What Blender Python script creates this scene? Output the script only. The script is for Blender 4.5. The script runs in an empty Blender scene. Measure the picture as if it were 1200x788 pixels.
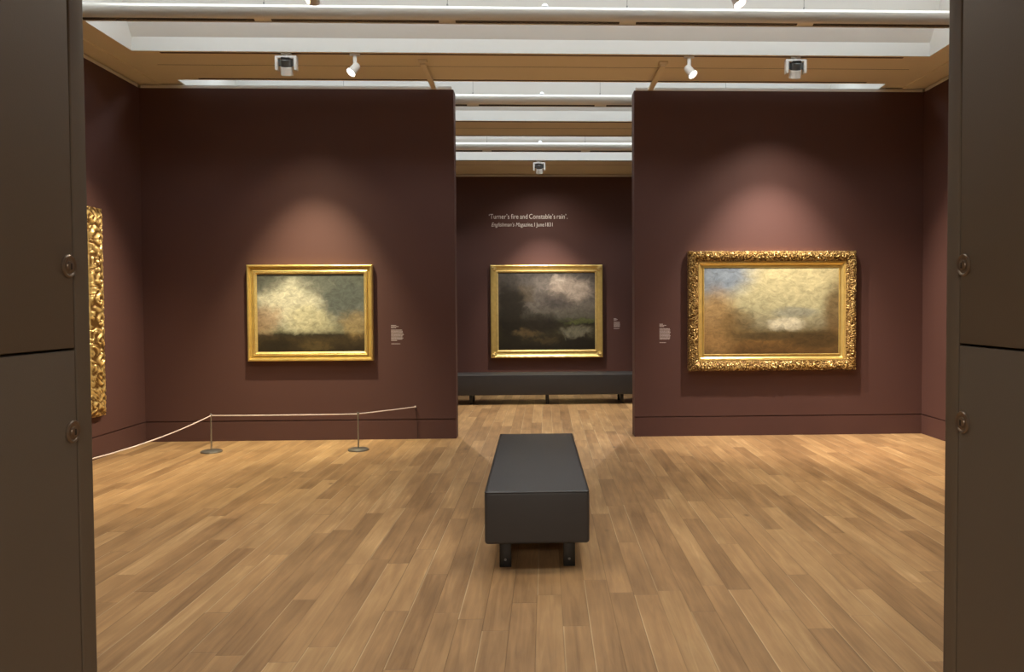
import bpy, bmesh, math, random
from mathutils import Vector, Matrix, noise
random.seed(7)
S = bpy.context.scene
C = S.collection
PI = math.pi

# ------------------------------------------------------------------ materials
def srgb(r, g, b):
    f = lambda c: (c/255/12.92) if c/255 <= .04045 else ((c/255+.055)/1.055)**2.4
    return (f(r), f(g), f(b), 1)

def mat(name, col, rough=.6, metal=0, bump=0, bscale=200, coat=0, var=0, vscale=3, spec=.5):
    m = bpy.data.materials.new(name); m.use_nodes = True
    n, l = m.node_tree.nodes, m.node_tree.links
    b = n['Principled BSDF']
    b.inputs['Base Color'].default_value = col
    b.inputs['Roughness'].default_value = rough
    b.inputs['Metallic'].default_value = metal
    b.inputs['Coat Weight'].default_value = coat
    b.inputs['Specular IOR Level'].default_value = spec
    tc = n.new('ShaderNodeTexCoord')
    if bump:
        t = n.new('ShaderNodeTexNoise'); t.inputs['Scale'].default_value = bscale; t.inputs['Detail'].default_value = 4
        l.new(tc.outputs['Object'], t.inputs['Vector'])
        bp = n.new('ShaderNodeBump'); bp.inputs['Strength'].default_value = bump; bp.inputs['Distance'].default_value = .004
        l.new(t.outputs['Fac'], bp.inputs['Height']); l.new(bp.outputs['Normal'], b.inputs['Normal'])
    if var:
        t = n.new('ShaderNodeTexNoise'); t.inputs['Scale'].default_value = vscale; t.inputs['Detail'].default_value = 5
        l.new(tc.outputs['Object'], t.inputs['Vector'])
        mx = n.new('ShaderNodeMix'); mx.data_type = 'RGBA'
        mx.inputs[6].default_value = tuple(c*(1-var) for c in col[:3])+(1,)
        mx.inputs[7].default_value = tuple(min(1, c*(1+var)) for c in col[:3])+(1,)
        l.new(t.outputs['Fac'], mx.inputs[0]); l.new(mx.outputs[2], b.inputs['Base Color'])
    return m

def emis(name, col, strength):
    m = bpy.data.materials.new(name); m.use_nodes = True
    b = m.node_tree.nodes['Principled BSDF']
    b.inputs['Base Color'].default_value = (.8, .8, .8, 1)
    b.inputs['Emission Color'].default_value = col
    b.inputs['Emission Strength'].default_value = strength
    return m

def wood_floor():
    m = bpy.data.materials.new('oak_strip_floor'); m.use_nodes = True
    n, l = m.node_tree.nodes, m.node_tree.links
    b = n['Principled BSDF']
    tc = n.new('ShaderNodeTexCoord')
    mp = n.new('ShaderNodeMapping'); mp.inputs['Rotation'].default_value = (0, 0, math.radians(.8))
    l.new(tc.outputs['Object'], mp.inputs['Vector'])
    sp = n.new('ShaderNodeSeparateXYZ'); l.new(mp.outputs[0], sp.inputs[0])
    def M(op, a, b_=None, c_=None):
        k = n.new('ShaderNodeMath'); k.operation = op
        for i, v in enumerate((a, b_, c_)):
            if v is None: continue
            if isinstance(v, (int, float)): k.inputs[i].default_value = v
            else: l.new(v, k.inputs[i])
        return k.outputs[0]
    def WN(a, b_):
        k = n.new('ShaderNodeCombineXYZ')
        for i, v in enumerate((a, b_)):
            if isinstance(v, (int, float)): k.inputs[i].default_value = v
            else: l.new(v, k.inputs[i])
        w = n.new('ShaderNodeTexWhiteNoise'); w.noise_dimensions = '3D'
        l.new(k.outputs[0], w.inputs['Vector'])
        return w.outputs['Value']
    BW = .127
    xs = M('DIVIDE', M('ADD', sp.outputs[0], .05), BW); row = M('FLOOR', xs); fx = M('FRACT', xs)
    rr = WN(row, 3.1)
    L = M('ADD', M('MULTIPLY', WN(row, 9.7), 1.2), .8)
    ys = M('ADD', M('DIVIDE', sp.outputs[1], L), M('MULTIPLY', rr, 17.0)); brd = M('FLOOR', ys); fy = M('FRACT', ys)
    bid = WN(row, M('ADD', M('MULTIPLY', brd, 1.37), 5.5)); bid2 = WN(M('ADD', row, 40.3), brd)
    # seams
    ex = M('MINIMUM', fx, M('SUBTRACT', 1, fx)); ex = M('MULTIPLY', ex, BW)
    ey = M('MULTIPLY', M('MINIMUM', fy, M('SUBTRACT', 1, fy)), L)
    e = M('MINIMUM', ex, ey)
    seam = n.new('ShaderNodeMapRange'); seam.inputs[1].default_value = 0; seam.inputs[2].default_value = .0036
    l.new(e, seam.inputs[0])
    # grain
    cv = n.new('ShaderNodeCombineXYZ')
    l.new(M('ADD', M('MULTIPLY', sp.outputs[0], 26), M('MULTIPLY', bid, 60)), cv.inputs[0])
    l.new(M('ADD', M('MULTIPLY', sp.outputs[1], 1.5), M('MULTIPLY', bid2, 30)), cv.inputs[1])
    g = n.new('ShaderNodeTexNoise'); g.inputs['Scale'].default_value = 1.0; g.inputs['Detail'].default_value = 7; g.inputs['Roughness'].default_value = .62; g.inputs['Distortion'].default_value = .9
    l.new(cv.outputs[0], g.inputs['Vector'])
    cv2 = n.new('ShaderNodeCombineXYZ')
    l.new(M('ADD', M('MULTIPLY', sp.outputs[0], 5), M('MULTIPLY', bid2, 80)), cv2.inputs[0])
    l.new(M('MULTIPLY', sp.outputs[1], 1.6), cv2.inputs[1])
    g2 = n.new('ShaderNodeTexNoise'); g2.inputs['Scale'].default_value = 1.0; g2.inputs['Detail'].default_value = 3
    l.new(cv2.outputs[0], g2.inputs['Vector'])
    ramp = n.new('ShaderNodeValToRGB'); r = ramp.color_ramp
    r.elements[0].position = 0; r.elements[0].color = srgb(140, 108, 74)
    r.elements[1].position = 1; r.elements[1].color = srgb(212, 178, 132)
    for p, c in ((.3, srgb(164, 129, 90)), (.55, srgb(180, 143, 100)), (.8, srgb(194, 158, 112))):
        k = r.elements.new(p); k.color = c
    v = M('ADD', M('MULTIPLY', bid, .5), M('MULTIPLY', M('SUBTRACT', g.outputs['Fac'], .5), 1.25))
    v = M('ADD', v, M('MULTIPLY', M('SUBTRACT', g2.outputs['Fac'], .5), .55)); v = M('ADD', v, .23)
    l.new(v, ramp.inputs[0])
    # dark knots
    vk = n.new('ShaderNodeTexVoronoi'); vk.inputs['Scale'].default_value = 1.15
    mk = n.new('ShaderNodeMapping'); mk.inputs['Scale'].default_value = (1.6, 1, 1); l.new(mp.outputs[0], mk.inputs[0]); l.new(mk.outputs[0], vk.inputs['Vector'])
    kn = n.new('ShaderNodeMapRange'); kn.inputs[1].default_value = .012; kn.inputs[2].default_value = .05; l.new(vk.outputs['Distance'], kn.inputs[0])
    kf = M('ADD', M('MULTIPLY', kn.outputs[0], .5), .5)
    mul = n.new('ShaderNodeMix'); mul.data_type = 'RGBA'; mul.blend_type = 'MULTIPLY'; mul.inputs[0].default_value = 1
    l.new(ramp.outputs[0], mul.inputs[6])
    cc = n.new('ShaderNodeCombineColor'); sk = M('ADD', M('MULTIPLY', WN(row, 21.3), .5), .12); s_ = M('SUBTRACT', 1, M('MULTIPLY', M('SUBTRACT', 1, seam.outputs[0]), sk)); s_ = M('MULTIPLY', s_, M('ADD', M('MULTIPLY', g2.outputs['Fac'], .5), .70))
    s_ = M('MULTIPLY', s_, kf)
    for i in range(3): l.new(s_, cc.inputs[i])
    l.new(cc.outputs[0], mul.inputs[7])
    # bevel highlight painted as a pale line along one edge of some boards
    hl = n.new('ShaderNodeMapRange'); hl.inputs[1].default_value = .0075; hl.inputs[2].default_value = .0035; l.new(M('MULTIPLY', fx, BW), hl.inputs[0])
    hf = M('MULTIPLY', M('MULTIPLY', hl.outputs[0], M('GREATER_THAN', bid2, .45)), M('MULTIPLY', g2.outputs['Fac'], .75))
    mh = n.new('ShaderNodeMix'); mh.data_type = 'RGBA'; mh.inputs[7].default_value = srgb(238, 212, 168)
    l.new(hf, mh.inputs[0]); l.new(mul.outputs[2], mh.inputs[6]); l.new(mh.outputs[2], b.inputs['Base Color'])
    bp = n.new('ShaderNodeBump'); bp.inputs['Strength'].default_value = .5; bp.inputs['Distance'].default_value = .0015
    l.new(M('ADD', seam.outputs[0], M('MULTIPLY', g.outputs['Fac'], .25)), bp.inputs['Height']); l.new(bp.outputs[0], b.inputs['Normal'])
    rg = M('ADD', M('MULTIPLY', g.outputs['Fac'], .16), .36); l.new(rg, b.inputs['Roughness'])
    b.inputs['Specular IOR Level'].default_value = .4
    return m

def painting(name, W, H, ramp_pts, blobs, seed, dist=.16):
    """generic painted clouds-and-ground colour field"""
    m = bpy.data.materials.new(name); m.use_nodes = True
    n, l = m.node_tree.nodes, m.node_tree.links
    b = n['Principled BSDF']; b.inputs['Roughness'].default_value = .45
    tc = n.new('ShaderNodeTexCoord')
    mp = n.new('ShaderNodeMapping'); mp.inputs['Location'].default_value = (.5, 0, .5); mp.inputs['Scale'].default_value = (1/W, 1, 1/H)
    l.new(tc.outputs['Object'], mp.inputs[0])
    ns = n.new('ShaderNodeTexNoise'); ns.inputs['Scale'].default_value = 5; ns.inputs['Detail'].default_value = 8; ns.inputs['Roughness'].default_value = .6; ns.inputs['Distortion'].default_value = 1.2
    ofs = n.new('ShaderNodeMapping'); ofs.inputs['Location'].default_value = (seed, seed*2, 0); l.new(mp.outputs[0], ofs.inputs[0]); l.new(ofs.outputs[0], ns.inputs['Vector'])
    v1 = n.new('ShaderNodeVectorMath'); v1.operation = 'MULTIPLY_ADD'; v1.inputs[1].default_value = (dist, 0, dist); l.new(ns.outputs['Color'], v1.inputs[0])
    v0 = n.new('ShaderNodeVectorMath'); v0.operation = 'SUBTRACT'; v0.inputs[1].default_value = (dist/2, 0, dist/2); l.new(mp.outputs[0], v0.inputs[0])
    l.new(v0.outputs[0], v1.inputs[2])
    sp = n.new('ShaderNodeSeparateXYZ'); l.new(v1.outputs[0], sp.inputs[0])
    # ground line stays calmer than the clouds
    sp2 = n.new('ShaderNodeSeparateXYZ'); l.new(mp.outputs[0], sp2.inputs[0])
    av = n.new('ShaderNodeMath'); av.operation = 'MULTIPLY_ADD'; av.inputs[1].default_value = .35
    sb = n.new('ShaderNodeMath'); sb.operation = 'SUBTRACT'; l.new(sp.outputs[2], sb.inputs[0]); l.new(sp2.outputs[2], sb.inputs[1])
    l.new(sb.outputs[0], av.inputs[0]); l.new(sp2.outputs[2], av.inputs[2])
    rp = n.new('ShaderNodeValToRGB'); r = rp.color_ramp
    r.elements[0].position = ramp_pts[0][0]; r.elements[0].color = srgb(*ramp_pts[0][1])
    r.elements[1].position = ramp_pts[-1][0]; r.elements[1].color = srgb(*ramp_pts[-1][1])
    for p, c in ramp_pts[1:-1]: r.elements.new(p).color = srgb(*c)
    l.new(av.outputs[0], rp.inputs[0])
    cur = rp.outputs[0]
    for (u, v, ru, rv, c, st) in blobs:
        d = n.new('ShaderNodeVectorMath'); d.operation = 'SUBTRACT'; d.inputs[1].default_value = (u, 0, v); l.new(v1.outputs[0], d.inputs[0])
        e = n.new('ShaderNodeVectorMath'); e.operation = 'MULTIPLY'; e.inputs[1].default_value = (1/ru, 0, 1/rv); l.new(d.outputs[0], e.inputs[0])
        f = n.new('ShaderNodeVectorMath'); f.operation = 'LENGTH'; l.new(e.outputs[0], f.inputs[0])
        g = n.new('ShaderNodeMapRange'); g.interpolation_type = 'SMOOTHSTEP'; g.inputs[1].default_value = 1.15; g.inputs[2].default_value = .45; g.inputs[4].default_value = st; l.new(f.outputs['Value'], g.inputs[0])
        mx = n.new('ShaderNodeMix'); mx.data_type = 'RGBA'; mx.inputs[7].default_value = srgb(*c)
        l.new(g.outputs[0], mx.inputs[0]); l.new(cur, mx.inputs[6]); cur = mx.outputs[2]
    n2 = n.new('ShaderNodeTexNoise'); n2.inputs['Scale'].default_value = 16; n2.inputs['Detail'].default_value = 9; n2.inputs['Roughness'].default_value = .7; n2.inputs['Distortion'].default_value = .8
    l.new(ofs.outputs[0], n2.inputs['Vector'])
    mr = n.new('ShaderNodeMapRange'); mr.inputs[1].default_value = .3; mr.inputs[2].default_value = .7; mr.inputs[3].default_value = .45; mr.inputs[4].default_value = 1.08; l.new(n2.outputs['Fac'], mr.inputs[0])
    vm = n.new('ShaderNodeVectorMath'); vm.operation = 'SCALE'; l.new(cur, vm.inputs[0]); l.new(mr.outputs[0], vm.inputs['Scale'])
    l.new(vm.outputs[0], b.inputs['Base Color'])
    return m

WALLC = (.101, .048, .041, 1)
def gold_relief(name, col, recess_shade, rough, metal):
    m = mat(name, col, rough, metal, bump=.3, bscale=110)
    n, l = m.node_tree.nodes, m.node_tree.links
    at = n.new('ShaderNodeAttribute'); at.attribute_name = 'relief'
    mx = n.new('ShaderNodeMix'); mx.data_type = 'RGBA'; mx.inputs[6].default_value = recess_shade; mx.inputs[7].default_value = col  # shade painted into the carving: darker colour where the relief is low
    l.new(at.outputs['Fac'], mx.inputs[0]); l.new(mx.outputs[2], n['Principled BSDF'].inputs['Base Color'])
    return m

M = dict(
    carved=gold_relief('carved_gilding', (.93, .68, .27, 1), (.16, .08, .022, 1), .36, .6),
    wall=mat('maroon_wall_paint', WALLC, .62, bump=.12, bscale=350, spec=.3),
    groove=mat('shadow_gap', (.012, .006, .006, 1), .8),
    floor=wood_floor(),
    ceil=mat('warm_ceiling_paint', srgb(238, 228, 206), .8, bump=.05),
    white=mat('white_coffer_paint', srgb(226, 226, 222), .7),
    track=mat('brown_track', srgb(92, 70, 48), .6),
    rail=mat('grey_trim', srgb(232, 230, 226), .45),
    tube=mat('satin_tube', srgb(222, 220, 214), .30, metal=.3),
    slot=mat('dark_slot', (.02, .012, .008, 1), .6),
    blade=mat('louvre_metal', srgb(170, 160, 150), .2, metal=.9),
    wire=mat('steel_wire', srgb(150, 150, 150), .4, metal=.8),
    fixture=mat('white_fixture', srgb(228, 226, 220), .4),
    dark=mat('dark_fixture', (.03, .03, .03, 1), .35),
    grey=mat('grey_heatsink', srgb(110, 112, 112), .35, metal=.7),
    lens=emis('lit_lens', (1, .95, .88, 1), 14),
    glow=emis('skylight_panel', (.90, .97, 1, 1), 5.2),
    dome=emis('led_dome', (.75, .88, 1, 1), .25),
    leather=mat('charcoal_upholstery', srgb(64, 64, 66), .45, bump=.15, bscale=500, var=.08, vscale=9),
    piping=mat('dark_piping', srgb(40, 36, 34), .5),
    legs=mat('black_steel', (.008, .008, .008, 1), .3),
    taupe=mat('taupe_panel_paint', srgb(104, 92, 77), .6, bump=.1, bscale=260),
    lock=mat('bronze_lock', srgb(128, 112, 96), .34, metal=.65),
    gold=mat('gold_leaf', (.93, .66, .23, 1), .32, metal=.7, bump=.25, bscale=60, var=.2, vscale=14),
    goldd=mat('aged_gold_leaf', (.86, .62, .25, 1), .38, metal=.62, bump=.35, bscale=90, var=.3, vscale=22),
    gap=mat('recess_gold', (.35, .2, .06, 1), .5, metal=.4),
    stan=mat('brushed_steel', srgb(160, 158, 150), .35, metal=.8),
    cord=mat('pale_cord', srgb(222, 205, 196), .6),
    vinyl=mat('white_vinyl', srgb(250, 248, 246), .5),
    vinyl2=mat('grey_vinyl', srgb(205, 190, 186), .6),
    lobby=mat('lobby_paint', srgb(150, 140, 126), .8),
)

# ------------------------------------------------------------------ mesh helpers
class MB:
    def __init__(s): s.b = bmesh.new()
    def box(s, x0, y0, z0, x1, y1, z1, bev=0, seg=2):
        t = bmesh.new()
        bmesh.ops.create_cube(t, size=1)
        bmesh.ops.scale(t, verts=t.verts, vec=(abs(x1-x0), abs(y1-y0), abs(z1-z0)))
        bmesh.ops.translate(t, verts=t.verts, vec=((x0+x1)/2, (y0+y1)/2, (z0+z1)/2))
        if bev: bmesh.ops.bevel(t, geom=t.edges[:], offset=bev, segments=seg, affect='EDGES', profile=.5)
        s.join(t); return s
    def join(s, t, mtx=None):
        if mtx: t.transform(mtx)
        me = bpy.data.meshes.new('tmp'); t.to_mesh(me); t.free(); s.b.from_mesh(me); bpy.data.meshes.remove(me)
    def cyl(s, p0, p1, r0, r1=None, n=20, caps=True):
        p0, p1 = Vector(p0), Vector(p1); r1 = r0 if r1 is None else r1
        t = bmesh.new()
        bmesh.ops.create_cone(t, cap_ends=caps, segments=n, radius1=r0, radius2=r1, depth=(p1-p0).length)
        q = Vector((0, 0, 1)).rotation_difference(p1-p0)
        s.join(t, Matrix.Translation((p0+p1)/2) @ q.to_matrix().to_4x4()); return s
    def lathe(s, prof, n=28, mtx=None):
        t = bmesh.new(); rings = []
        for r, z in prof:
            rings.append([t.verts.new((r*math.cos(2*PI*i/n), r*math.sin(2*PI*i/n), z)) for i in range(n)] if r > 1e-6 else [t.verts.new((0, 0, z))])
        for a, b in zip(rings, rings[1:]):
            for i in range(n):
                j = (i+1) % n
                if len(a) == 1 and len(b) == 1: continue
                if len(a) == 1: t.faces.new((a[0], b[i], b[j]))
                elif len(b) == 1: t.faces.new((a[i], b[0], a[j]))
                else: t.faces.new((a[i], b[i], b[j], a[j]))
        s.join(t, mtx); return s
    def path(s, pts, r, n=8):
        pts = [Vector(p) for p in pts]; t = bmesh.new(); rings = []
        for i, p in enumerate(pts):
            d = (pts[min(i+1, len(pts)-1)]-pts[max(i-1, 0)]).normalized()
            a = d.cross(Vector((0, 0, 1)) if abs(d.z) < .9 else Vector((1, 0, 0))).normalized(); b = d.cross(a)
            rings.append([t.verts.new(p+(a*math.cos(2*PI*k/n)+b*math.sin(2*PI*k/n))*r) for k in range(n)])
        for a, b in zip(rings, rings[1:]):
            for k in range(n): t.faces.new((a[k], a[(k+1) % n], b[(k+1) % n], b[k]))
        t.faces.new(rings[0]); t.faces.new(rings[-1][::-1])
        s.join(t); return s
    def quad(s, *ps):
        s.b.faces.new([s.b.verts.new(p) for p in ps]); return s
    def build(s, name, m, parent=None, smooth=True):
        bmesh.ops.recalc_face_normals(s.b, faces=s.b.faces[:])
        me = bpy.data.meshes.new(name); s.b.to_mesh(me); s.b.free()
        if smooth and len(me.polygons):
            me.polygons.foreach_set('use_smooth', [True]*len(me.polygons))
            me.set_sharp_from_angle(angle=math.radians(35))
        o = bpy.data.objects.new(name, me); C.objects.link(o)
        o.data.materials.append(M[m] if isinstance(m, str) else m)
        if parent: o.parent = parent
        return o

def struct(o, kind='structure'): o['kind'] = kind; return o
def thing(name, loc, label, cat, group=None, rot=(0, 0, 0)):
    o = bpy.data.objects.new(name, None); C.objects.link(o); o.location = loc; o.rotation_euler = rot
    return tag(o, label, cat, group)
def tag(o, label, cat, group=None):
    o['label'] = label; o['category'] = cat
    if group: o['group'] = group
    o.empty_display_size = .1
    return o
def copy_tree(o, parent=None):
    c = o.copy(); C.objects.link(c)
    if parent: c.parent = parent
    for ch in list(o.children): copy_tree(ch, c)
    return c

# ------------------------------------------------------------------ the room
XL, XR, D, DB, H = -4.394, 4.519, 8.70, 14.50, 4.017
PL, PR = -.903, 1.148           # opening between the partitions
JL, JR, JY = -1.165, 1.084, 2.035
TOP = 3.967
struct(MB().box(-6, -4.5, -.15, 6, DB+.3, 0).build('floor', 'floor'))

GZ0, GZ1 = .220, .232           # shadow gap above the flush baseboard
def wall(side, x0, y0, x1, y1, top=TOP, face='y-', groove=True):
    """wall block with a shadow gap; its flush baseboard is an object of its own"""
    g = .014
    a, b, c, d = x0, y0, x1, y1
    if face == 'y-': b += g
    if face == 'x+': c -= g
    if face == 'x-': a += g
    if face == 'part': b += g; a += g; c -= g
    struct(MB().box(x0, y0, GZ1, x1, y1, top).box(a, b, GZ0, c, d, GZ1).build('wall_'+side, 'wall', smooth=False))
    struct(MB().box(x0, y0, 0, x1, y1, GZ0).build('baseboard_'+side, 'wall', smooth=False))
wall('left', XL-.3, 1.96, XL, DB, face='x+')
wall('right', XR, 1.96, XR+.3, DB, face='x-')
wall('back', XL, DB, XR, DB+.3)
wall('left_partition', XL, D, PL, D+.2, face='y-')
wall('right_partition', PR, D, XR, D+.2, face='y-')
# grey cap rails on the wall heads
def trim(i, x0, y0, z0, x1, y1, z1, m='rail', bev=.002): return struct(MB().box(x0, y0, z0, x1, y1, z1, bev).build('trim_%d' % i, m))
trim(1, XL+.02, D-.004, TOP, PL-.02, D+.18, TOP+.034)
trim(2, PR+.02, D-.004, TOP, XR-.02, D+.18, TOP+.034)
trim(3, XL-.05, 2.25, TOP, XL+.006, D-.03, TOP+.034)
trim(4, XR-.006, 2.25, TOP, XR+.05, D-.03, TOP+.034)
trim(5, XL+.02, DB-.004, TOP, XR-.02, DB+.06, TOP+.034)
# wall heads close up to the ceiling
struct(MB().box(XL-.3, 2.2, TOP+.034, XL-.03, DB, H+.03).build('trim_6', 'ceil'))
struct(MB().box(XR+.03, 2.2, TOP+.034, XR+.3, DB, H+.03).build('trim_7', 'ceil'))
struct(MB().box(XL, DB+.03, TOP+.034, XR, DB+.3, H+.03).build('trim_8', 'ceil'))

# doorway wall (the camera looks through it)
HEAD = 2.62
struct(MB().box(XL-.3, JY-.2, 0, JL-.04, JY-.002, H).box(JL-1.6, -.2, 0, JL-.04, JY-.2, HEAD+.4).build('wall_front_left', 'taupe', smooth=False))
struct(MB().box(JR+.04, JY-.2, 0, XR+.3, 1.964, H).box(JR+.04, -.2, 0, JR+1.6, JY-.2, HEAD+.4).build('wall_front_right', 'taupe', smooth=False))
struct(MB().box(JL-.04, -.2, HEAD, JR+.04, 1.964, HEAD+.4).box(JL-.04, 1.85, HEAD+.4, JR+.04, 1.964, H).build('wall_front_top', 'taupe', smooth=False))
struct(MB().box(JL-.2, 1.972, 0, JL, JY, HEAD-.002, .005, 3).build('trim_9', 'taupe'))
struct(MB().box(JR, 1.906, 0, JR+.2, 1.966, HEAD-.002, .005, 3).build('trim_10', 'taupe'))
# lobby behind the camera
struct(MB().box(-4.2, -4.4, 0, -4, -.2, 3).build('wall_lobby_left', 'lobby'))
struct(MB().box(4, -4.4, 0, 4.2, -.2, 3).build('wall_lobby_right', 'lobby'))
struct(MB().box(-4.2, -4.5, 0, 4.2, -4.4, 3).build('wall_lobby_back', 'lobby'))
struct(MB().box(-4.2, -4.5, 3.02, 4.2, -.2, 3.1).build('ceiling_lobby', 'lobby'))
struct(MB().box(-4, -.2, 0, JL-1.6, -.05, 3.02).box(JR+1.6, -.2, 0, 4, -.05, 3.02).build('wall_lobby_front', 'lobby'))

# ceiling: flat bands, with long coffers between them
CL, CR = -3.90, 4.00
cof = [(3.05, 4.85), (5.81, 7.60), (8.555, 10.35), (11.295, 13.13)]
LIP, SL, SH, CT = .135, .13, .19, .80   # lip height, slope run, slope rise, total height
def ceiling():
    m = MB()
    Y0 = 1.9
    ys = [Y0]+[v for c in cof for v in c]+[DB+.02]
    for i in range(0, len(ys), 2):
        m.quad((CL, ys[i], H), (CR, ys[i], H), (CR, ys[i+1], H), (CL, ys[i+1], H))
    for xc, x0, x1, s in ((CL, -4.165, XL-.1, -1), (CR, 4.27, XR+.1, 1)):
        m.quad((xc, Y0, H), (x0, Y0, H), (x0, DB+.02, H), (xc, DB+.02, H))
        # a shallow side soffit, stepped 12 mm below the bands
        m.quad((x0, Y0, H), (x0, Y0, H-.012), (x0, DB+.02, H-.012), (x0, DB+.02, H))
        m.quad((x0, Y0, H-.012), (x1, Y0, H+.006), (x1, DB+.02, H+.006), (x0, DB+.02, H-.012))
    return struct(m.build('ceiling', 'ceil', smooth=False))
ceiling()
def coffer(i, y0, y1):
    m = MB()
    prof = [(0, 0), (0, LIP), (SL, LIP+SH), (.30, CT), (.66, CT)]
    for (a, za), (b, zb) in zip(prof, prof[1:]):
        m.quad((CL, y0+a, H+za), (CR, y0+a, H+za), (CR, y0+b, H+zb), (CL, y0+b, H+zb))
        m.quad((CL, y1-a, H+za), (CR, y1-a, H+za), (CR, y1-b, H+zb), (CL, y1-b, H+zb))
    for x in (CL, CR):
        m.b.faces.new([m.b.verts.new(p) for p in [(x, y0+a, H+z) for a, z in prof]+[(x, y1-a, H+z) for a, z in prof[::-1]]])
    struct(m.build('ceiling_coffer', 'white', smooth=False))
    w = MB().box(CL, y0+.65, H+CT+.002, CR, y1-.65, H+CT+.02)
    struct(w.build('window_%d' % (i+1), 'glow', smooth=False))
    struct(MB().box(CL-.06, y0-.06, H+CT+.03, CR+.06, y1+.06, H+CT+.06).build('ceiling_cover', 'white', smooth=False))
for i, c in enumerate(cof): coffer(i, *c)
# lighting tracks set along both edges of each band, and the fine joint down its middle
k = 11
for y0, y1 in ((4.85, 5.81), (7.60, 8.555), (10.35, 11.295), (13.13, 14.5)):
    trim(k, CL+.25, y0+.035, H-.003, CR-.25, y0+.065, H+.01, 'track', 0); k += 1
    if y1 < 14:
        trim(k, CL+.25, y1-.065, H-.003, CR-.25, y1-.035, H+.01, 'track', 0); k += 1
    trim(k, CL+.04, y0+.425, H-.0015, CR-.0, y0+.431, H+.01, 'track', 0); k += 1

# ------------------------------------------------------------------ pendant tubes in the coffers
TR, TZ = .073, 4.047
def tube(y, label):
    t = thing('suspended_light_tube', (0, y, TZ), label, 'light tube', 'long tubes hung across the coffers')
    m = MB().cyl((CL+.02, 0, 0), (CR-.02, 0, 0), TR, n=48)
    m.build('tube', 'tube', t)
    joints = [-3.90, -2.313, -.741, .825, 2.392, 4.0]
    for j in joints[1:-1]:
        MB().cyl((j-.006, 0, 0), (j+.006, 0, 0), TR+.0015, n=48).build('joint_ring', 'tube', t)
        MB().cyl((j, 0, TR-.004), (j, 0, .8), .0025, n=8).cyl((j, 0, TR-.002), (j, 0, TR+.02), .008, n=12).build('suspension_wire', 'wire', t)
    ang = math.radians(-112)   # on the lower side that faces the doorway
    ca, sa = math.cos(ang), math.sin(ang)
    rot = Matrix.Rotation(ang+PI/2, 4, 'X')
    for a, b in zip(joints, joints[1:]):
        a += .072; b -= .072
        s = MB(); s.box(a, -.014, -TR-.0012, b, .014, -TR+.006); s.b.transform(rot)
        sl = s.build('slot_grille', 'slot', t)
        f = MB(); nb = 34
        for q in range(nb):
            x = a+(q+.5)*(b-a)/nb; w = (b-a)/nb*.5
            sg = 1 if q % 2 else -1
            f.quad((x-w, -.0125*sg, -TR-.0016), (x-w+.005, -.0125*sg, -TR-.0016), (x+w, .0125*sg, -TR-.0016), (x+w-.005, .0125*sg, -TR-.0016))
        f.b.transform(rot)
        f.build('louvre', 'blade', sl, smooth=False)
    MB().lathe([(.0, .036), (.014, .034), (.025, .024), (.031, .010), (.038, .006), (.04, 0), (0, 0)], mtx=Matrix.Translation((.105, 0, TR-.004))).build('sensor_dome', 'dome', t)
for y, lb in ((6.70, 'long satin tube with dark slots hung in the nearest ceiling coffer'),
              (9.44, 'satin tube in the middle coffer, seen above the gap between the walls'),
              (12.2, 'satin tube in the farthest coffer, close above the far wall')):
    tube(y, lb)

# ------------------------------------------------------------------ braces
def brace(x, dx, label):
    t = thing('wall_brace', (x, 7.82, 0), label, 'brace', 'braces tying the partitions to the ceiling')
    m = MB().box(-.028, 0, H-.05, .028, .95, H-.025, .002)
    o = m.build('bar', 'ceil', t)
    MB().box(-.045, -.02, H-.03, .045, .05, H-.001, .002).build('ceiling_bracket', 'ceil', t)
    MB().box(-.02, .885, TOP+.034, .02, .95, H-.05, .001).build('foot', 'ceil', t)
brace(-1.12, 0, 'tan steel brace from ceiling to the top of the left partition')
brace(1.335, 0, 'tan steel brace from ceiling to the top of the right partition')

# ------------------------------------------------------------------ ceiling spotlights
def aim_rot(frm, to):
    return (Vector(to)-Vector(frm)).to_track_quat('-Z', 'Y')
def spot_light(name, loc, to, power, size, blend=1.0, col=(1, .80, .58), r=.03):
    L = bpy.data.lights.new(name, 'SPOT'); L.energy = power; L.spot_size = math.radians(size); L.spot_blend = blend
    L.color = col; L.shadow_soft_size = r
    o = bpy.data.objects.new(name, L); C.objects.link(o); o.location = loc; o.rotation_euler = aim_rot(loc, to).to_euler()
    return o
def stem_spot(x, y, to, label, lit=True, ex=0):
    """slim arm spotlight, head tilted towards `to`"""
    t = thing('ceiling_spotlight', (x, y, H), label, 'spotlight', 'small arm spotlights on the ceiling tracks')
    MB().box(-.05, -.015, -.022, .05, .015, .0, .002).build('track_adapter', 'fixture', t)
    MB().box(-.018, -.010, -.155-ex, .018, .010, -.02, .003).build('arm', 'fixture', t)
    p = Vector((0, -.024, -.150-ex))
    q = aim_rot((x, y, H-.15), to).to_matrix().to_4x4()
    mt = Matrix.Translation(p) @ q
    MB().lathe([(0, .055), (.026, .055), (.034, .048), (.038, .03), (.041, -.03), (.052, -.062), (.0525, -.066), (.048, -.066), (.040, -.050)], mtx=mt).build('head', 'fixture', t)
    MB().lathe([(0, -.0505), (.041, -.0505)], mtx=mt).build('lens', 'lens' if lit else 'grey', t)
    MB().cyl(p+Vector((0, .0, 0)), p+Vector((0, .034, 0)), .012, n=16).build('pivot', 'grey', t)
    return t
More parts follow.
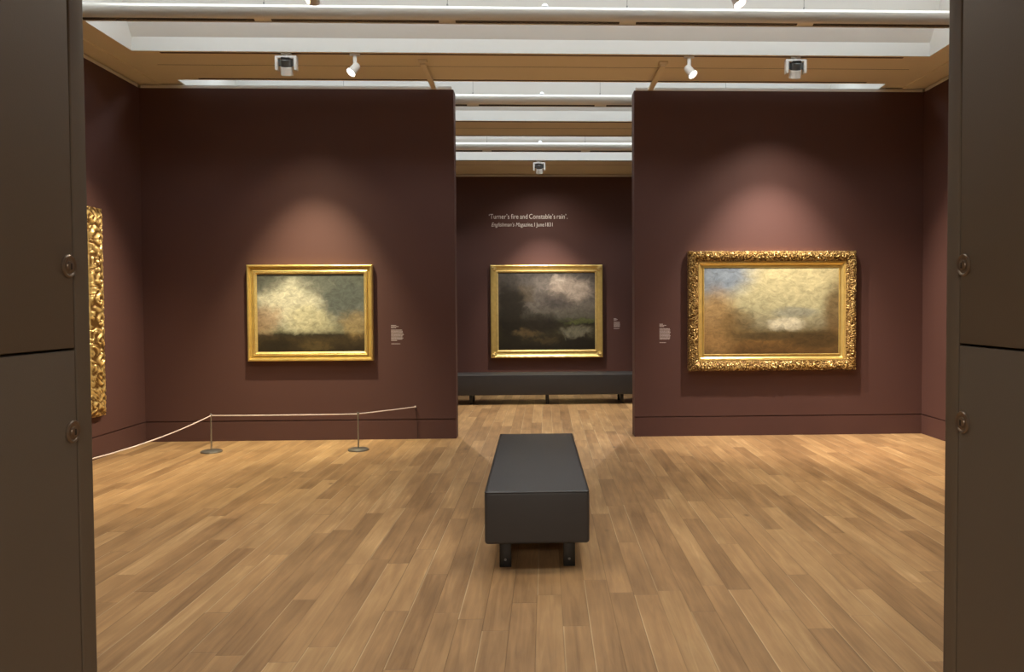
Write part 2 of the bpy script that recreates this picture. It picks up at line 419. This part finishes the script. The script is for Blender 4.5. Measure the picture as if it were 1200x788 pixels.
def yoke_spot(x, y, to, label):
    """square yoke holding a drum head"""
    t = thing('framing_projector', (x, y, H), label, 'spotlight', 'square yoke spotlights on the ceiling tracks')
    MB().cyl((0, 0, -.035), (0, 0, 0), .014, n=16).box(-.05, -.015, -.018, .05, .015, 0, .002).build('track_adapter', 'fixture', t)
    MB().box(-.105, -.03, -.055, .105, .03, -.03, .003).box(-.105, -.03, -.17, -.078, .03, -.05, .003).box(.078, -.03, -.17, .105, .03, -.05, .003).build('yoke', 'fixture', t)
    p = Vector((0, 0, -.135))
    q = aim_rot((x, y, H-.135), to).to_matrix().to_4x4()
    mt = Matrix.Translation(p) @ q
    MB().lathe([(.052, .004), (.057, .0), (.057, -.05), (.060, -.07), (.060, -.075), (.05, -.075), (.045, -.05)], mtx=mt).build('head', 'fixture', t)
    MB().lathe([(0, .075), (.045, .075), (.052, .068), (.052, .004)], mtx=mt).build('back_housing', 'grey', t)
    fins = MB()
    for a in range(-3, 4):
        fins.join(*(lambda b_: (bmesh.ops.create_cube(b_, size=1), bmesh.ops.scale(b_, verts=b_.verts, vec=(.003, .085, .02)), bmesh.ops.translate(b_, verts=b_.verts, vec=(a*.012, 0, .085)), (b_,))[-1])(bmesh.new()), mtx=mt)
    fins.build('heat_sink', 'dark', t)
    MB().lathe([(0, -.052), (.045, -.052)], mtx=mt).build('lens', 'lens', t)
    MB().box(-.078, -.004, -.125, .078, .004, -.06).build('glass_shield', 'grey', t)
    return t
stem_spot(-1.76, 7.65, (-3.4, 6.2, 1.2), 'lit arm spotlight above the left partition, lamp end pointing down left')
stem_spot(1.565, 7.65, (3.2, 6.2, 1.2), 'lit arm spotlight above the right partition, lamp end pointing down right')
stem_spot(-1.62, 5.76, (-2.5, 8.7, 1.7), 'arm spotlight at the top edge left of centre, its dark head just showing', ex=.035)
stem_spot(1.53, 5.76, (2.6, 4.9, 1.2), 'lit arm spotlight at the top edge right of centre', ex=.035)
yoke_spot(-2.43, 7.65, (-2.53, D, 1.5), 'square yoke spotlight above the plain gold frame on the left partition')
yoke_spot(2.647, 7.65, (2.73, D, 1.45), 'square yoke spotlight above the large carved frame on the right')
yoke_spot(.095, 13.18, (.23, DB, 1.4), 'small square yoke spotlight on the farthest ceiling band')

# ------------------------------------------------------------------ framed paintings
def frame_mesh(name, W, Hh, prof, step, disp, m, parent, edge=0):
    """closed mitred moulding; prof = (inset, height, ornament) ; faces -Y, back at y=0"""
    b = bmesh.new(); lay = b.verts.layers.float.new('relief')
    ns = [max(8, int(W/step)), max(8, int(Hh/step))]
    sides = [((-1, -1), (1, -1), 0), ((1, -1), (1, 1), 1), ((1, 1), (-1, 1), 0), ((-1, 1), (-1, -1), 1)]
    loops = []
    for pi, (ins, h, orn) in enumerate(prof):
        lp = []
        for k_, (a, c, ax) in enumerate(sides):
            n_ = ns[ax]
            for j in range(n_):
                f = j/n_
                x = (a[0]+(c[0]-a[0])*f)*(W/2-ins); z = (a[1]+(c[1]-a[1])*f)*(Hh/2-ins)
                s = x if ax == 0 else z
                half = (W if ax == 0 else Hh)/2
                hh = h; ee = 0; rl = 1
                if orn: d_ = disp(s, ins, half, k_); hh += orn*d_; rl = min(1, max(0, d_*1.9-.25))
                if edge and pi in (0, 1, 2):
                    ee = edge*disp(s, .03, half, k_)
                nx, nz = (0, a[1]) if ax == 0 else (a[0], 0)
                v_ = b.verts.new((x+nx*ee, -hh, z+nz*ee)); v_[lay] = rl; lp.append(v_)
        loops.append(lp)
    for l0, l1 in zip(loops, loops[1:]):
        n_ = len(l0)
        for j in range(n_):
            b.faces.new((l0[j], l0[(j+1) % n_], l1[(j+1) % n_], l1[j]))
    mb = MB(); mb.join(b)
    o = mb.build(name, m, parent)
    return o
def leaf(s, i, sc, seed):
    """ridged, swirling foliage relief"""
    w = noise.noise_vector(Vector((s*sc*.5, i*sc*.5, seed)))
    p = Vector((s*sc+w.x*1.6, i*sc+w.y*1.6, seed*1.7))
    return (1-abs(noise.noise(p))*2.6)*.6+(1-abs(noise.noise(p*2.1))*2.4)*.4
def scroll(s, i, half, side, cell=.085, ctr=.05, seed=0):
    """running acanthus scrolls"""
    q = math.floor(s/cell); u = (s/cell-q-.5)*cell; v = i-ctr
    sg = 1 if (q+side) % 2 else -1
    r = math.hypot(u, v*1.1); th = math.atan2(v*sg, u)
    return math.cos(2*th+r/cell*16*sg)*max(0, 1-r/(cell*.75))
def p3(s, i, half, side):
    return max(0, .30*scroll(s, i, half, side)+.8*leaf(s, i, 52, side*3.1+2)-.12)
def big_scroll(s, i, half, side):
    return max(0, .55*scroll(s, i, half, side, .2, .1)+.75*leaf(s, i, 17, side*2.3+7)-.1)
def beads(s, i, half, side): return abs(math.sin(s*PI/.024))
def tiny(s, i, half, side): return noise.noise(Vector((s*90, i*90, side)))

P1c = painting('storm_sky_painting', 1.19, .88, [(.0, (48, 40, 26)), (.16, (74, 62, 40)), (.22, (58, 52, 38)), (.27, (150, 148, 120)), (.5, (120, 126, 120)), (1, (100, 104, 94))],
    [(.3, .62, .36, .36, (226, 222, 196), .95), (.5, .42, .26, .2, (214, 208, 170), .8), (.06, .42, .2, .2, (184, 146, 110), .6), (.9, .36, .16, .2, (178, 150, 98), .6),
     (.8, .7, .22, .3, (92, 98, 92), .6), (.12, .92, .18, .14, (104, 106, 96), .7), (.15, .1, .2, .1, (40, 36, 26), .7), (.55, .08, .18, .08, (104, 88, 54), .6), (.55, .84, .2, .12, (120, 122, 110), .5)], 1.7, .24)
P2c = painting('dark_meadow_painting', 1.83, 1.48, [(.0, (34, 30, 20)), (.26, (58, 54, 36)), (.36, (44, 42, 30)), (.42, (92, 90, 78)), (.6, (112, 106, 98)), (1, (84, 80, 76))],
    [(.12, .5, .2, .5, (34, 30, 20), .95), (.74, .78, .26, .2, (186, 172, 156), .85), (.45, .85, .14, .12, (140, 132, 124), .6), (.42, .35, .24, .14, (40, 35, 26), .8), (.8, .24, .2, .09, (126, 124, 104), .8),
     (.6, .62, .2, .12, (70, 66, 64), .7), (.86, .37, .2, .04, (96, 104, 60), .7), (.85, .08, .2, .1, (36, 32, 22), .8), (.3, .22, .16, .07, (104, 88, 58), .7), (.3, .72, .1, .14, (96, 84, 62), .5), (.5, .12, .14, .05, (88, 76, 50), .6), (.62, .9, .12, .07, (196, 184, 168), .6)], 4.2, .26)
P3c = painting('hazy_valley_painting', 1.57, .98, [(.0, (104, 78, 44)), (.14, (126, 96, 54)), (.24, (110, 96, 62)), (.36, (158, 152, 122)), (.52, (190, 186, 146)), (1, (216, 206, 158))],
    [(.08, .98, .34, .4, (124, 146, 172), .85), (.08, .36, .2, .46, (178, 142, 90), .85), (.24, .34, .16, .22, (122, 100, 60), .7), (.6, .34, .16, .09, (232, 228, 200), .85), (.99, .42, .12, .5, (112, 88, 52), .85),
     (.82, .16, .26, .12, (78, 62, 36), .8), (.46, .2, .3, .05, (84, 70, 44), .7), (.68, .48, .2, .08, (150, 156, 146), .6)], 8.3, .13)
PSc = painting('dim_side_painting', 2.2, 1.7, [(.0, (60, 44, 30)), (.4, (90, 70, 46)), (1, (120, 110, 90))], [(.5, .6, .3, .3, (150, 130, 100), .7)], 2.2)

def canvas(W, Hh, y, m, parent):
    return MB().box(-W/2, -y, -Hh/2, W/2, -y+.02, Hh/2).build('canvas', m, parent)

# left partition: smooth gold moulding
W, Hh = 1.400, 1.085
p = thing('framed_painting', (-2.5235, D-.003, 1.4495), 'smaller landscape painting with pale clouds in a plain gold frame, left partition', 'painting')
frame_mesh('outer_moulding', W, Hh, [(.002, 0, 0), (0, .05, 0), (.004, .066, 0), (.012, .072, 0), (.022, .070, 0), (.028, .060, 0), (.031, .044, 0), (.035, .040, 0), (.044, .044, 0), (.054, .042, 0), (.058, .034, 0), (.062, .034, 0), (.064, .050, 0), (.070, .053, 0), (.076, .046, 0)], .05, tiny, 'gold', p)
frame_mesh('inner_moulding', W-.146, Hh-.146, [(0, .02, 0), (0, .040, 0), (.006, .046, .004), (.012, .046, .006), (.018, .042, .004), (.024, .034, 0), (.031, .027, 0), (.031, .01, 0)], .006, beads, 'goldd', p)
canvas(W-.21, Hh-.21, .028, P1c, p)

# far wall: gold frame with corner ornaments
W, Hh = 2.135, 1.765
p = thing('framed_painting', (.2335, DB-.003, 1.409), 'dark stormy landscape painting on the far wall above the long bench', 'painting')
frame_mesh('outer_moulding', W, Hh, [(.002, 0, 0), (0, .06, 0), (.006, .082, .002), (.018, .088, .004), (.03, .084, .005), (.045, .07, .005), (.07, .058, .006), (.095, .052, .005), (.11, .054, .003)], .02, tiny, 'gold', p)
frame_mesh('inner_moulding', W-.212, Hh-.212, [(0, .02, 0), (0, .055, 0), (.01, .062, .003), (.02, .06, .004), (.032, .048, 0), (.044, .035, 0), (.047, .02, 0)], .012, beads, 'goldd', p)
for sx in (-1, 1):
    for sz in (-1, 1):
        o = MB()
        for a in range(5):
            th = a*PI/8
            o.lathe([(0, .03), (.012, .026), (.02, .012), (.022, 0)], 14, Matrix.Translation((sx*(W/2-.075-math.cos(th)*.045+.02), -.05, sz*(Hh/2-.075-math.sin(th)*.045+.02))) @ Matrix.Rotation(PI/2, 4, 'X'))
        o.lathe([(0, .05), (.02, .046), (.034, .03), (.04, .01), (.042, 0)], 18, Matrix.Translation((sx*(W/2-.055), -.05, sz*(Hh/2-.055))) @ Matrix.Rotation(PI/2, 4, 'X'))
        o.build('corner_ornament', 'goldd', p)
canvas(W-.30, Hh-.30, .035, P2c, p)

# right partition: deeply carved frame
W, Hh = 1.945, 1.37
p = thing('framed_painting', (2.732, D-.003, 1.446), 'hazy pale landscape painting in a heavily carved gold frame, right partition', 'painting')
pr = [(.004, 0, 0), (.002, .03, 0), (0, .055, .006)] + [(.006+.1*t/16, .062+.026*math.sin(PI*min(1, (t+2)/17)), .026) for t in range(17)] + [(.112, .058, .004), (.116, .05, 0)]
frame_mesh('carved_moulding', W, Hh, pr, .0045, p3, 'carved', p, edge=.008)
frame_mesh('inner_moulding', W-.228, Hh-.228, [(0, .02, 0), (0, .052, 0), (.004, .058, .004), (.010, .058, .005), (.014, .05, 0)], .008, beads, 'goldd', p)
frame_mesh('slip', W-.256, Hh-.256, [(0, .02, 0), (0, .048, 0), (.008, .050, 0), (.014, .044, 0), (.026, .030, 0), (.040, .026, 0), (.047, .028, 0), (.049, .037, 0), (.057, .037, 0), (.064, .026, 0), (.064, .015, 0)], .05, tiny, 'gold', p)
canvas(W-.38, Hh-.38, .03, P3c, p)

# side walls: big carved frames, mostly behind the doorway
def side_frame(x, y0, y1, z0, z1, rot, label, wd):
    W, Hh = y1-y0, z1-z0
    p = thing('framed_painting', (x, (y0+y1)/2, (z0+z1)/2), label, 'painting', rot=(0, 0, rot))
    n_ = 26
    pr = [(.004, 0, 0), (.002, .03, 0), (0, .05, .004)]+[(.006+(wd-.02)*t/n_, .045+.035*math.sin(PI*(t+1)/(n_+2)), .022) for t in range(n_+1)]+[(wd, .035, 0), (wd+.002, .01, 0)]
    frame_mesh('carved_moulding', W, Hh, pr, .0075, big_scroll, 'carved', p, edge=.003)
    canvas(W-2*wd+.01, Hh-2*wd+.01, .028, PSc, p)
    return p
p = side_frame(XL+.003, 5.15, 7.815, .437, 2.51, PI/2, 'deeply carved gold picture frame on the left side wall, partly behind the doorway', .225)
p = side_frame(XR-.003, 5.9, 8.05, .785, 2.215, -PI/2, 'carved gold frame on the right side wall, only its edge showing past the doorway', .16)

# ------------------------------------------------------------------ vinyl captions and the quotation
def caption(x, y, z, w, h, rows, label):
    """rows = fractions of width, top to bottom; too small to read, so the lines stay word-shaped dashes"""
    rnd = random.Random(int(x*100)+7)
    n_ = len(rows); lh = h/n_
    t = thing('caption_lettering', (x, y, z), label, 'wall caption', 'small vinyl captions beside the paintings')
    names = ['heading_text', 'body_text', 'credit_text']; m = None
    for i, r in enumerate(list(rows)+[0]):
        if not r:
            if m: m.build(names.pop(0), 'vinyl2', t, smooth=False); m = None
            continue
        m = m or MB()
        zz = -i*lh-lh*.5; cx = 0
        while cx < r*w-.004:
            ww = min(rnd.uniform(.006, .02), r*w-cx)
            m.box(cx, -.0006, zz-lh*.30, cx+ww, .001, zz+lh*.30)
            cx += ww+.0026
caption(-1.632, D, 1.308, .142, .236, [.4, .62, .42, 0, .88, .92, .9, .95, 1, .93, .9, .96, .9, .5, 0, 0, .72, 0], 'small white caption to the right of the plain gold frame, left partition')
caption(1.437, D, 1.305, .128, .225, [.3, .6, .4, 0, .92, .96, .94, 1, .96, .92, 1, .95, .94, .9, 0, 0, .6], 'small white caption to the left of the heavily carved gold frame')
caption(1.515, DB, 1.272, .125, .21, [.4, .62, .4, 0, .92, .9, 1, .94, .96, .9, 0, .9], 'small caption on the far wall right of the dark stormy painting')

def text_mesh(s, size, shear=0):
    cu = bpy.data.curves.new('t', 'FONT'); cu.body = s; cu.size = size; cu.shear = shear; cu.extrude = .0008; cu.space_character = 1.04; cu.offset = 0
    o = bpy.data.objects.new('t', cu); C.objects.link(o)
    dg = bpy.context.evaluated_depsgraph_get(); dg.update()
    me = bpy.data.meshes.new_from_object(o.evaluated_get(dg))
    bpy.data.objects.remove(o)
    xs = [v.co.x for v in me.vertices]
    return me, min(xs), max(xs)
def text_line(name, words, width, loc, parent, gap=.030, tall=1.28):
    """words laid in a row and fitted to `width`, each word a mesh"""
    line = bpy.data.objects.new(name, None); C.objects.link(line); line.parent = parent; line.location = loc
    got = []; cx = 0
    for w_, sh in words:
        me, a, c = text_mesh(w_, .1, sh)
        for v in me.vertices: v.co.x += cx-a
        got.append(me); cx += c-a+gap
    k_ = width/(cx-gap)
    for me in got:
        me.transform(Matrix.Rotation(PI/2, 4, 'X') @ Matrix.Diagonal((k_, k_*tall, k_, 1)))
        o = bpy.data.objects.new('word', me); C.objects.link(o); me.materials.append(M['vinyl']); o.parent = line
q = thing('vinyl_quotation', (-.855, DB-.0012, 3.16), 'two lines of white lettering on the far wall above the dark stormy painting', 'wall lettering')
text_line('quotation_line', [(w_, 0) for w_ in "\u2018Turner\u2019s fire and Constable\u2019s rain\u2019.".split()], 1.49, (0, 0, .01), q)
text_line('source_line', [("Englishman\u2019s", .28), ("Magazine,", .28), ("1", 0), ("June", 0), ("1831", 0)], 1.16, (.047, 0, -.135), q)

# ------------------------------------------------------------------ benches
def bench(loc, L, W_, lab, along_y, leg_pos, top=.453, bot=.148):
    t = thing('upholstered_bench', loc, lab, 'bench', rot=(0, 0, 0 if along_y else PI/2))
    MB().box(-W_/2, 0, bot, W_/2, L, top, .020, 5).build('seat', 'leather', t)
    r = .0035; c = .018; pts = []
    z = top-.006
    for (cx, cy, a0) in ((W_/2-c, c, -90), (W_/2-c, L-c, 0), (-W_/2+c, L-c, 90), (-W_/2+c, c, 180)):
        for q_ in range(6):
            th = math.radians(a0+q_*18); pts.append((cx+math.cos(th)*(c-.003), cy+math.sin(th)*(c-.003), z))
    pts.append(pts[0])
    MB().path(pts, r).build('piping', 'piping', t)
    MB().box(-W_/2+.15, .12, bot-.012, W_/2-.15, L-.12, bot+.002).build('under_frame', 'legs', t)
    for y in leg_pos:
        for sx in (-1, 1):
            x = sx*(W_/2-.116)
            lg = MB().box(x-.034, y-.025, 0, x+.034, y+.025, bot+.01, .003).build('leg', 'legs', t)
            MB().cyl((x, y-.025-.004, .045), (x, y-.02, .045), .007, n=12).build('bolt', 'grey', lg)
    return t
bench((.008, 4.33, 0), 1.99, .604, 'charcoal upholstered bench standing end-on in the middle of the floor', True, (.075, 1.9))
bench((1.69, 11.92, 0), 3.02, .62, 'long charcoal bench lying crosswise below the dark stormy painting', False, (.345, 1.50, 2.675))

# ------------------------------------------------------------------ rope barrier
def stanchion(x, y, lab):
    t = thing('barrier_post', (x, y, 0), lab, 'barrier post', 'low posts of the rope barrier')
    MB().lathe([(0, .026), (.03, .026), (.098, .020), (.106, .015), (.108, .004), (.106, 0), (0, 0)], 40).build('base', 'stan', t)
    MB().cyl((0, 0, .02), (0, 0, .385), .0078, n=16).build('pole', 'stan', t)
    MB().lathe([(0, .408), (.007, .406), (.0105, .399), (.0105, .372), (.0078, .368)], 18).build('cap', 'stan', t)
    return t
stanchion(-3.39, 8.04, 'thin steel barrier post near the left corner, left of the other')
stanchion(-1.868, 8.055, 'thin steel barrier post below the plain gold frame, nearer the opening')
stanchion(-3.46, 5.35, 'thin steel barrier post hidden behind the doorway edge')
hk = thing('wall_hook', (-1.365, D, .372), 'small pale cord end fixed to the left partition near the opening', 'hook')
MB().cyl((0, 0, 0), (0, -.02, 0), .009, n=14).lathe([(0, .012), (.008, .009), (.011, 0), (.008, -.009), (0, -.012)], 14, Matrix.Translation((0, -.024, 0))).build('knob', 'cord', hk)
MB().path([(.004, -.006, -.01), (.010, -.006, -.08), (.017, -.005, -.16), (.021, -.005, -.25), (.022, -.005, -.365)], .002, 6).build('hanging_wire', 'groove', hk)
def sag(a, b, s, n_=16):
    a, b = Vector(a), Vector(b)
    return [a.lerp(b, i/n_)-Vector((0, 0, s*4*(i/n_)*(1-i/n_))) for i in range(n_+1)]
pts = sag((-3.46, 5.35, .385), (-3.39, 8.04, .385), .055)+sag((-3.39, 8.04, .385), (-1.868, 8.055, .385), .004)[1:]+sag((-1.868, 8.055, .385), (-1.365, D-.024, .372), .002)[1:]
tag(MB().path(pts, .006, 8).build('elastic_rope', 'cord'), 'pale stretched cord running through the low barrier posts to the left partition', 'cord')

# ------------------------------------------------------------------ lockable panels lining the doorway
def panel(x, s, y0, y1, z0, z1, ly, lz, lab, tilt=0):
    t = thing('access_panel', (x, (y0+y1)/2, z0), lab, 'door panel', 'lockable panels lining the doorway')
    yc = (y0+y1)/2
    MB().box(0, y0-yc, 0, s*-.03, y1-yc, z1-z0, .003, 2).build('panel', 'taupe', t)
    mt = Matrix.Translation((0, ly-yc, lz-z0)) @ Matrix.Rotation(s*PI/2, 4, 'Y')
    lk = MB().lathe([(.0285, -.001), (.0285, .003), (.026, .0055), (.022, .0045), (.0205, .003), (.013, .003), (.012, .0065), (.006, .0075), (0, .0075)], 36, mt).build('lock', 'lock', t)
    MB().box(s*.0072, ly-yc-.003, lz-z0-.0085, s*.0082, ly-yc+.003, lz-z0+.0065).build('keyhole', 'slot', lk)
    return t
panel(JL, 1, -.15, 1.966, 1.4185, HEAD-.004, 1.947, 1.624, 'upper taupe door panel on the left side of the doorway')
panel(JL, 1, -.15, 1.966, .004, 1.4125, 1.949, 1.208, 'lower taupe door panel on the left side of the doorway')
panel(JR, -1, -.15, 1.901, 1.4185, HEAD-.004, 1.882, 1.617, 'upper taupe door panel on the right side of the doorway')
panel(JR, -1, -.15, 1.901, .004, 1.4125, 1.880, 1.219, 'lower taupe door panel on the right side of the doorway')

# ------------------------------------------------------------------ light
warm = (1, .88, .60)
spot_light('key_left_painting', (-2.44, 7.70, 3.82), (-2.50, D, .50), 640, 56, 1, warm, .012)
spot_light('wash_left_painting', (-2.44, 7.70, 3.82), (-2.50, D, 1.0), 55, 84, 1, warm, .012)
spot_light('key_right_painting', (2.655, 7.70, 3.82), (2.72, D, .55), 600, 66, 1, (1, .86, .72), .012)
spot_light('wash_right_painting', (2.655, 7.70, 3.82), (2.72, D, 1.2), 110, 96, 1, (1, .86, .72), .012)
spot_light('key_far_painting', (.10, 13.25, 3.82), (.23, DB, .55), 480, 64, 1, (1, .86, .72), .012)
spot_light('wash_far_painting', (.10, 13.25, 3.82), (.23, DB, 1.5), 60, 118, 1, (1, .86, .72), .012)
spot_light('left_wall_spot', (-1.79, 7.60, 3.80), (-4.39, 6.9, .9), 560, 64, .8, (1, .84, .62), .03)
spot_light('right_wall_spot', (1.60, 7.60, 3.80), (4.5, 7.1, .9), 620, 66, .8, (1, .84, .66), .03)
spot_light('left_floor_spot', (-1.66, 5.74, 3.80), (-3.2, 7.4, 0), 470, 68, .9, (1, .87, .55), .03)
spot_light('right_floor_spot', (1.58, 5.74, 3.80), (3.6, 6.8, 0), 380, 76, .9, (1, .85, .64), .03)
for x, y, tx, ty, pw in ((-2.6, 4.9, -3.0, 4.9, 190), (2.6, 4.9, 3.0, 4.9, 190), (-1.2, 4.9, -1.2, 3.3, 88), (1.3, 4.9, 1.3, 3.3, 92)):
    spot_light('floor_spot', (x, y, 3.85), (tx, ty, 0), pw, 100, 1, (1, .86, .68), .06)
for x in (-1.6, 1.9):
    spot_light('far_room_spot', (x, 11.25, 3.85), (x*.3, 10.0, 0), 300, 84, .8, (1, .86, .68), .03)
L = bpy.data.lights.new('lobby_fill', 'AREA'); L.shape = 'RECTANGLE'; L.size = 3.0; L.size_y = 1.2; L.energy = 235; L.color = (1, .92, .82)  # unseen fill lamp, added to brighten the doorway panels
o = bpy.data.objects.new('lobby_fill', L); C.objects.link(o); o.location = (0, -2.2, 2.98)
w = bpy.data.worlds.new('world'); S.world = w; w.use_nodes = True
w.node_tree.nodes['Background'].inputs[0].default_value = (.6, .7, .9, 1)
w.node_tree.nodes['Background'].inputs[1].default_value = .02

# ------------------------------------------------------------------ camera
cam = bpy.data.cameras.new('camera'); co = bpy.data.objects.new('camera', cam); C.objects.link(co)
F = Vector((.03587215, .99895549, -.02830392)); R = Vector((.99933966, -.03602103, -.00476768)); U = Vector((.00578224, .0281142, .99958799))
m = Matrix.Identity(4)
for i in range(3): m[i][0] = R[i]; m[i][1] = U[i]; m[i][2] = -F[i]
m[0][3], m[1][3], m[2][3] = 0, 0, 1.52
co.matrix_world = m
cam.sensor_width = 36; cam.lens = 890/1200*36
cam.shift_x = -(658.525-600)/1200; cam.shift_y = (383.344-394)/1200
cam.clip_start = .02
S.camera = co
S.view_settings.view_transform = 'Standard'; S.view_settings.look = 'None'
S.view_settings.gamma = 1; S.view_settings.use_curve_mapping = False; S.view_settings.exposure = 0
